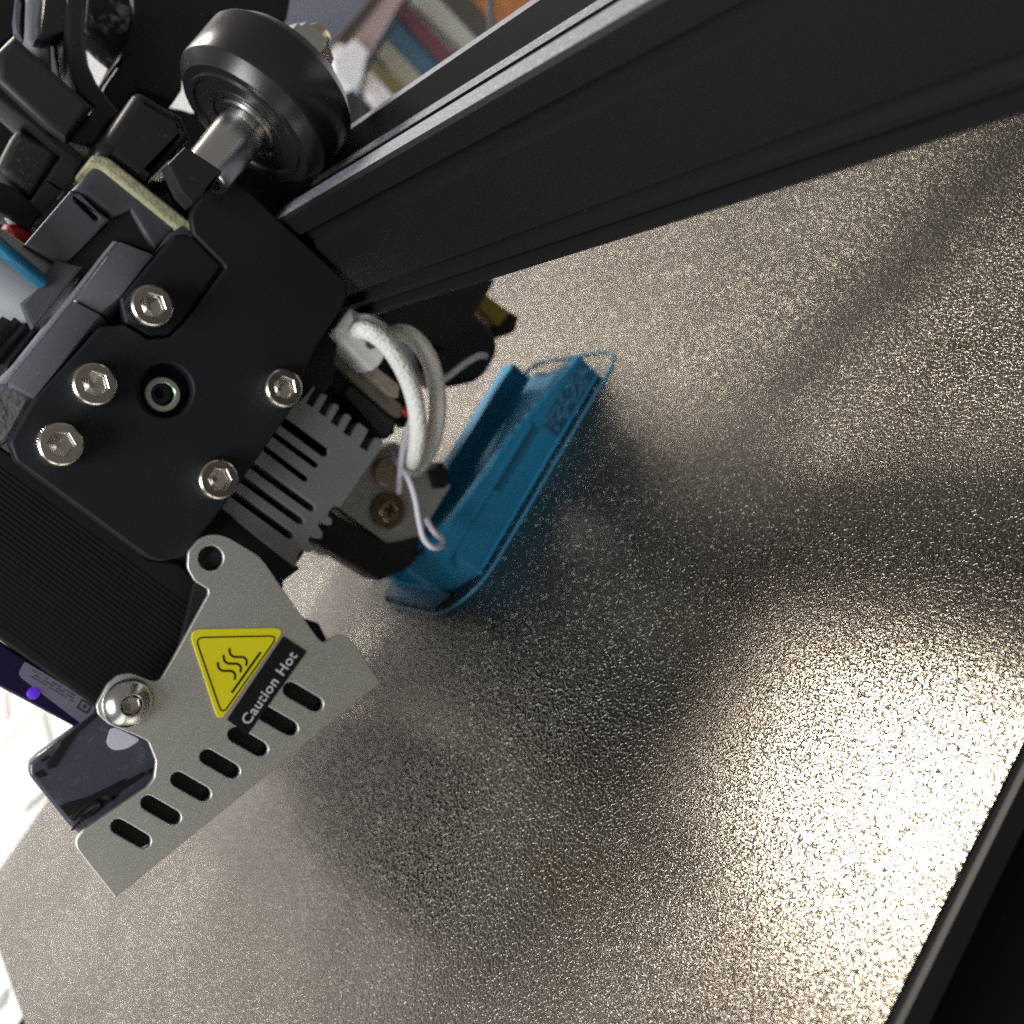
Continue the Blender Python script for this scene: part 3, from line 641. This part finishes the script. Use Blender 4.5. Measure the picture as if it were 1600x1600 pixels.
# warning label: yellow triangle, black strip with words --------------------------
def label():
    bm_me = []
    X0 = XS + .13
    tri = rounded([c7(572, 436), c7(978, 430), c7(700, 826)], [22, 20, 18], 6)
    prism('warning_label', tri, X0, .13, YEL, shield, bevel=.03)
    strip = [c7(968, 463), c7(1066, 528), c7(818, 876), c7(732, 812)]
    lab = prism('caution_strip', rounded(strip, 3, 3), X0 - .02, .10, INK, shield, bevel=.02)
    org = base(shield)
    bm = bmesh.new()
    def stroke(pts, w, closed=False):
        c = [Vector(p) for p in pts]; n = len(c); Lr = []
        for i in range(n):
            if closed: t = (c[(i + 1) % n] - c[i - 1])
            else: t = c[min(i + 1, n - 1)] - c[max(i - 1, 0)]
            t.normalize(); nn = Vector((-t.y, t.x)) * w
            Lr.append([bm.verts.new((P(*(c[i] + s * nn), X=X0 + .02) - org) * MM) for s in (-1, 1)])
        for p, q in list(zip(Lr, Lr[1:])) + ([(Lr[-1], Lr[0])] if closed else []): bm.faces.new((p[0], p[1], q[1], q[0]))
    stroke(rounded([c7(600, 470), c7(945, 463), c7(712, 792)], [14, 14, 14], 5), 1.25, True)
    stroke([c7(752, 700), c7(873, 530)], 1.9)
    wav = [(742, 514), (745, 536), (758, 549), (778, 551), (800, 552), (814, 566), (812, 588)]
    for ox, oy in ((0, 0), (-24, 28), (-48, 58)):
        c = smoothed([Vector((x + ox, y + oy, 0)) for x, y in wav], 5)
        stroke([c7(p.x, p.y) for p in c], 1.8)
    from_bm('warning_symbol', bm, INK, shield, 0)
    # words
    fc = bpy.data.curves.new('txt', 'FONT'); fc.body = 'Caution Hot'; fc.size = 1; fc.space_character = 1.08; fc.offset = .012
    t = bpy.data.objects.new('txt', fc); me = bpy.data.meshes.new_from_object(t); bpy.data.objects.remove(t); bpy.data.curves.remove(fc)
    xs = [v.co.x for v in me.vertices]; w = max(xs) - min(xs); x0 = min(xs)
    o0 = P(*c7(822, 836), X=X0 + .02); o1 = P(*c7(1027, 545), X=X0 + .02)
    e = o1 - o0; L = e.length; e.normalize(); up = Vector((1, 0, 0)).cross(e)
    k = L / w
    for v in me.vertices: v.co = (o0 + e * (v.co.x - x0) * k + up * v.co.y * k * 1.02 - org) * MM
    finish('caution_words', me, INKW, shield, 0)
label()

# lower fan with its label strip ---------------------------------------------------
XF = XP - 3.0
fan = prism('part_fan', [(47, 1194), (58, 1182), (160, 1108), (300, 1080), (330, 1200), (262, 1262), (180, 1330), (126, 1306), (108, 1290), (46, 1212)], XF, 2.2, FANB, HEAD, bevel=.5, rnd=[4, 4, 3, 3, 3, 3, 3, 4, 5, 8], res=3)
def cf(x, y): return (x * .2124, 990 + y * .2125)
for nm, pts, h in (('fan_rib', [(340, 960), (440, 830), (450, 790), (690, 590), (720, 600), (560, 740), (480, 860), (400, 990), (360, 1000)], .25),
                   ('fan_rib', [(250, 1040), (300, 1005), (340, 1050), (280, 1062)], .2),
                   ('fan_rib', [(300, 930), (355, 900), (350, 925), (310, 950)], .2),
                   ('fan_rib', [(445, 1275), (490, 1250), (640, 1210), (900, 1080), (930, 1075), (800, 1180), (620, 1260), (560, 1310), (500, 1350)], .25),
                   ('fan_rib', [(770, 1185), (1040, 1025), (1060, 1045), (850, 1190), (760, 1250), (600, 1370), (540, 1450), (520, 1450), (640, 1320), (830, 1225)], .25),
                   ('fan_rib', [(1080, 1010), (1120, 990), (1130, 1010), (1090, 1040)], .2)):
    prism(nm, [cf(*p) for p in pts], XF + h, h + .1, PLASD, fan, bevel=.06)
arc = [P(*cf(x, y), X=XF + .1) for x, y in ((530, 1370), (590, 1300), (670, 1245), (730, 1240), (725, 1275), (660, 1330), (600, 1360))]
tube('moulded_swirl', arc, .35, PLASD, fan, n=8)
prism('pale_disc', rounded([cf(810, 700), cf(850, 690), cf(1040, 780), cf(930, 850), cf(830, 860), cf(780, 810)], 9, 5), XF + .12, .15, mat('pale_lilac', (.62, .62, .70), .5), fan, bevel=.03)  # small flat pale disc on the fan face

strip = prism('light_strip', [(-30, 985), (0, 1004), (150, 1100), (165, 1112), (128, 1142), (0, 1074), (-30, 1058)], XF - 1.2, 6, PURP, HEAD, bevel=.3)
prism('strip_label', rounded([cf(185, 205), cf(720, 525), cf(640, 660), cf(590, 655), cf(150, 320), cf(140, 285)], [3, 2, 2, 3, 8, 5], 5), XF - 1.05, .15, TAPE, strip, bevel=.03)
lathe('indicator_light', [(-.2, 0), (-.2, .85), (.1, .75), (.3, .4), (.36, 0)], (1, 0, 0), P(*cf(245, 440), X=XF - 1.1), LED, strip, 24)
def fine_print():
    bm = bmesh.new(); org = base(strip); X_ = XF - 1.0
    def q4(pts):
        bm.faces.new([bm.verts.new((P(*cf(*p), X=X_) - org) * MM) for p in pts])
    u = Vector((.86, .52)); w = Vector((-.52, .86)); rnd = random.Random(5)
    for row in range(3):
        c = Vector((240, 265)) + w * (row * 22)
        while c.x < 540:
            l = rnd.uniform(6, 15); a, b = c, c + u * l
            if rnd.random() > .25: q4([tuple(a), tuple(b), tuple(b + w * 8), tuple(a + w * 8)])
            c = b + u * rnd.uniform(4, 9)
    # square within a square
    o = Vector((562, 545)); e = u * 92; s = Vector((.50, -.86)) * 75
    for t0, t1 in ((0, 1),):
        for a, b, c, d in ((0, 0, 1, .13), (0, .87, 1, 1), (0, .13, .13, .87), (.87, .13, 1, .87), (.36, .36, .66, .66)):
            q4([tuple(o + e * a + s * b), tuple(o + e * c + s * b), tuple(o + e * c + s * d), tuple(o + e * a + s * d)])
    from_bm('fine_print', bm, mat('faded_ink', (.03, .03, .04), .5), strip, 0)
fine_print()

# filament and its feed tube ------------------------------------------------
o = wirepx('feed_tube', [(-140, 350, XP - 4), (-40, 408, XP - 5), (30, 452, XP - 6), (80, 480, XP - 7)], 5.2, MILK, None, n=24)
tag(o, 'milky white feed tube at the left edge behind the print head', 'tube')
o = wirepx('filament', [(-60, 330, XP + 2.5), (0, 385, XP + 2.0), (30, 410, XP + 1.0), (66, 440, XP - 1)], .95, BLUEF, None, n=16)
tag(o, 'bright blue filament running into the print head at the left edge', 'filament')

# ------------------------------------------------------------------ upper carriage and cable guide
def k1(x, y): return (x * .1437, y * .1437)
def k2(x, y): return (x * .1437, 200 + y * .1437)
DARKG = mat('charcoal_plastic', (.022, .022, .025), .5, 0, .4, bump=(3500, .012), speck=(2500, .64, (.08, .08, .085)))
LGREYP = mat('pale_grey_plastic', (.20, .20, .215), .55, 0, .4, bump=(3000, .02), speck=(1800, .6, (.3, .3, .31)))
DUSTY2 = mat('dust_covered_block', (.012, .012, .012), .7, 0, .3, speck=(260, .52, (.26, .26, .28)))
DUSTY = mat('dusty_charcoal_plastic', (.020, .019, .020), .6, 0, .35, bump=(3500, .012), speck=(2200, .56, (.10, .10, .105)))
UP = thing('cable_guide', 'black plastic cable guide with clips above the print head', 'cable guide', (-10, -20, 90))
XU = 6.0
prism('clip_block', [k1(-40, 560), k1(155, 365), k1(215, 420), k1(1025, 1155), k1(720, 1530), k1(480, 1360), k1(-40, 870)], XU, 12, DARKG, UP, bevel=1.0, res=3)
prism('clip_rail', [k1(-40, 880), k1(60, 960), k1(500, 1400), k1(560, 1470), k1(740, 1540), k2(940, 340), k2(870, 400), k2(560, 180), k2(300, -60), k1(-40, 1060)], XU - 1.2, 6, PLASD, UP, bevel=.3)
prism('clip_block', [k2(-30, 430), k2(120, 100), k2(220, -30), k2(270, 20), k2(560, 180), k2(670, 280), k2(340, 780), k2(200, 640), k2(60, 520)], XU - 3, 10, DUSTY, UP, bevel=1.1, res=3)
prism('clip_cover', [k2(500, 560), k2(690, 270), k2(880, 400), k2(700, 690)], XU - 2, 5, DARKG, UP, bevel=.3)
prism('clip_cover', [k2(340, 790), k2(500, 565), k2(680, 690), k2(470, 930)], XU - 1.6, 5, DARKG, UP, bevel=.3)
prism('clip_rail', [k2(-40, 560), k2(140, 640), k2(350, 800), k2(470, 940), k2(400, 1000), k2(330, 1120), k2(100, 960), k2(-40, 900)], XU - 2.4, 6, PLASD, UP, bevel=.3)
prism('rear_cover', [(-30, -30), (130, -30), (133, 60), (140, 112), (160, 152), (180, 186), (215, 150), (243, 151), (258, 166), (285, 171), (300, 176), (335, 172), (365, 260), (318, 330), (100, 430), (-30, 430)], XU - 32, 4, PLASD, UP, bevel=.3)
prism('side_wall', [k1(-60, -60), k1(270, -60), k1(265, 400), k1(150, 370), k1(-60, 560)], XU - 8, 4, PLASD, UP, bevel=.3)
prism('hose_clamp', [k1(165, -30), k1(240, -30), k1(240, 200), k1(250, 420), k1(150, 370), k1(135, 240)], XU - 7.4, 3, MGREY, UP, bevel=.8, res=3)
prism('pale_post', [k1(285, -40), k1(500, -40), k1(470, 290), k1(560, 420), k1(575, 790), k1(430, 640), k1(270, 430)], XU - 7, 4, LGREYP, UP, bevel=.8, res=3)
prism('pale_post', [k1(655, 430), k1(725, 360), k1(740, 640), k1(800, 850), k1(740, 880), k1(690, 760)], XU - 6, 3, LGREYP, UP, bevel=.6, res=3)
prism('guide_wall', [k1(560, 380), k1(700, 340), k1(760, 900), k1(640, 860)], XU - 9, 4, PLASD, UP, bevel=.3)
prism('ribbon_cap', [k1(490, -60), k1(800, -60), k1(760, 380), k1(700, 345), k1(560, 400), k1(480, 455), k1(385, 430), k1(440, 330)], XU - 4.5, 5, PLAS, UP, bevel=.4)
prism('curved_arm', [k1(730, -60), k1(955, -60), k1(925, 240), k1(930, 480), k1(970, 700), k1(1060, 900), k1(1180, 1060), k1(1290, 1190), k1(1150, 1420), k1(1010, 1600), k1(940, 1580), k1(740, 1530), k1(1030, 1150), k1(860, 1000), k1(770, 830), k1(730, 600), k1(715, 330)], XU - 3.5, 6, PLAS, UP, bevel=.5)
prism('back_block', [k1(950, -60), k1(1460, -60), k1(1500, 350), k1(1340, 600), k1(1180, 470), k1(980, 280), k1(940, 220)], XU - 12, 8, DUSTY2, UP, bevel=.6)
o = prism('carriage_bracket', [(180, 100), (200, 60), (208, 20), (205, -30), (280, -30), (460, -30), (450, 30), (420, 45), (330, 30), (290, 85), (285, 140), (270, 162), (240, 150), (215, 143), (180, 185), (150, 160), (165, 130), (190, 95)], XU - 10, 14, PLASD, None, bevel=.6)
tag(o, 'large dark bracket behind the roller wheel at the top', 'bracket')
fit = thing('hose_fitting', 'small red and white fitting next to the blue filament', 'fitting', P(20, 362, X=XU - 4))
lathe('red_collar', [(-2.0, 0), (-2.0, 1.5), (.6, 1.6), (1.0, 1.0), (1.0, 0)], (.3, -.6, .5), P(19, 370, X=XU - 4), RED, fit, 20)
lathe('white_sleeve', [(-1.5, 0), (-1.5, 1.1), (2.2, 1.1), (2.4, .8), (2.4, 0)], (.2, .2, .9), P(30, 350, X=XU - 4.6), WHITEP, fit, 20)

o = tube('shadow_caster', [(-24, 60, 50), (-4, 49.5, 49), (14, 52, 46), (26, 66, 43), (38, 86, 40), (48, 102, 38), (60, 126, 36), (72, 152, 34)], 5.2, PLASD, None, n=18)  # unseen bar added to lay a band of shade across the sheet
tag(o, 'unseen black bar added behind the beam to throw a dark band onto the sheet', 'unseen shadow caster')

# ------------------------------------------------------------------ clutter behind the printer
def up_panel(name, pts, X, depth, col, label=None, cat=None, parent=None, group=None, rough=.5, m=None):
    o = prism(name, pts, X, depth, m or mat(name + '_colour', col, rough), parent, bevel=1.0)
    if label: tag(o, label, cat, group)
    return o
XBK = -250
up_panel('wooden_box', [(680, -90), (960, -90), (840, 110), (700, 40), (690, -10)], XBK - 40, 60, None, 'blurred orange wooden box behind the far end of the beam', 'wooden box', m=WOOD)
b1 = up_panel('book', [(600, -30), (640, -60), (770, 75), (716, 116)], XBK - 8, 40, (.22, .22, .21), 'blurred pale grey book with a lighter spine edge next to the orange box', 'book')
up_panel('spine_band', [(630, -8), (655, -32), (752, 62), (728, 82)], XBK - 6.5, 1, (.36, .36, .34), parent=b1)
up_panel('cover_edge', [(652, -36), (690, -60), (792, 62), (756, 74)], XBK - 6.5, 1, (.045, .04, .035), parent=b1)
b2 = up_panel('book', [(560, 70), (618, 5), (706, 98), (640, 190), (560, 150)], XBK, 5, (.030, .10, .16), 'blurred teal book with cream and olive patches and a dark red edge', 'book')
up_panel('red_edge', [(612, 12), (628, -2), (716, 90), (696, 110)], XBK + 1.5, 1, (.10, .025, .04), parent=b2)
up_panel('cream_patch', [(583, 78), (604, 62), (668, 128), (640, 152)], XBK + 1.5, 1, (.30, .29, .23), parent=b2)
up_panel('olive_patch', [(572, 104), (586, 94), (640, 138), (622, 178)], XBK + 1.8, 1, (.20, .16, .07), parent=b2)
up_panel('paper_roll', [(562, 122), (578, 108), (616, 150), (596, 176)], XBK + 14, 6, (.62, .60, .62), 'blurred white paper roll beside the teal book', 'paper')
up_panel('paper_bag', [(520, 92), (556, 60), (576, 78), (566, 122), (548, 140), (524, 118)], XBK + 22, 8, (.78, .77, .83), 'blurred bright white bag right beside the lock nut', 'bag')
up_panel('pink_folder', [(530, 78), (600, -10), (640, -20), (578, 86), (545, 100)], XBK + 16, 4, (.36, .27, .26), 'blurred dusty pink folder between two cables', 'folder')
up_panel('brown_folder', [(520, 66), (590, -16), (612, -20), (545, 66)], XBK + 18, 3, (.05, .035, .03), 'blurred dark brown folder beside the pink one', 'folder')
up_panel('lilac_box', [(400, -60), (620, -60), (540, 60), (500, 90), (440, 70)], XBK - 20, 30, (.20, .21, .27), 'blurred lilac grey box behind the roller wheel', 'box')
up_panel('dark_case', [(480, 100), (540, 130), (600, 180), (620, 240), (480, 260)], XBK + 10, 30, (.014, .014, .015), 'dark case low between the roller wheel and the beam', 'case')
o = wirepx('cable', [(650, -20, -190), (612, 45, -190), (580, 95, -190), (566, 140, -190), (572, 200, -190)], .75, PLASD, None, n=10)
tag(o, 'thin black cable hanging in front of the teal book', 'cable')
o = wirepx('cable', [(764, -30, -170), (766, 5, -170), (769, 50, -170), (775, 110, -170)], 1.35, mat('grey_cable', (.04, .04, .05), .5), None, n=12)
tag(o, 'thicker dark cable standing in front of the orange wooden box', 'cable')
# paper with grey pencil lines on the desk at the left
def paper():
    c = [P(-250, 900, Z=-49.2), P(330, 960, Z=-49.2), P(330, 1200, Z=-49.2), P(-150, 1700, Z=-49.2)]
    t = thing('paper_sheet', 'white paper with grey lines lying beyond the metal sheet at the left', 'paper', (-480, -100, -50))
    box('page', (-620, -330, -50), (-330, 60, -49.5), DESK, t)
    for a, b, w in (((-10, 1185), (56, 1110), 1.5), ((68, 1112), (82, 1165), 1.3), ((10, 1080), (14, 1125), 1.3), ((40, 1262), (72, 1236), 2.0), ((-5, 1570), (12, 1552), 2)):
        A, B = P(*a, Z=-49.3), P(*b, Z=-49.3)
        d = (B - A).normalized(); n = Vector((-d.y, d.x, 0)) * w * 1.6
        solid('pencil_line', [A - n, B - n, B + n, A + n] + [p + Vector((0, 0, .2)) for p in (A - n, B - n, B + n, A + n)], [(0, 3, 2, 1), (4, 5, 6, 7), (0, 1, 5, 4), (1, 2, 6, 5), (2, 3, 7, 6), (3, 0, 4, 7)], GREYL, t)
paper()
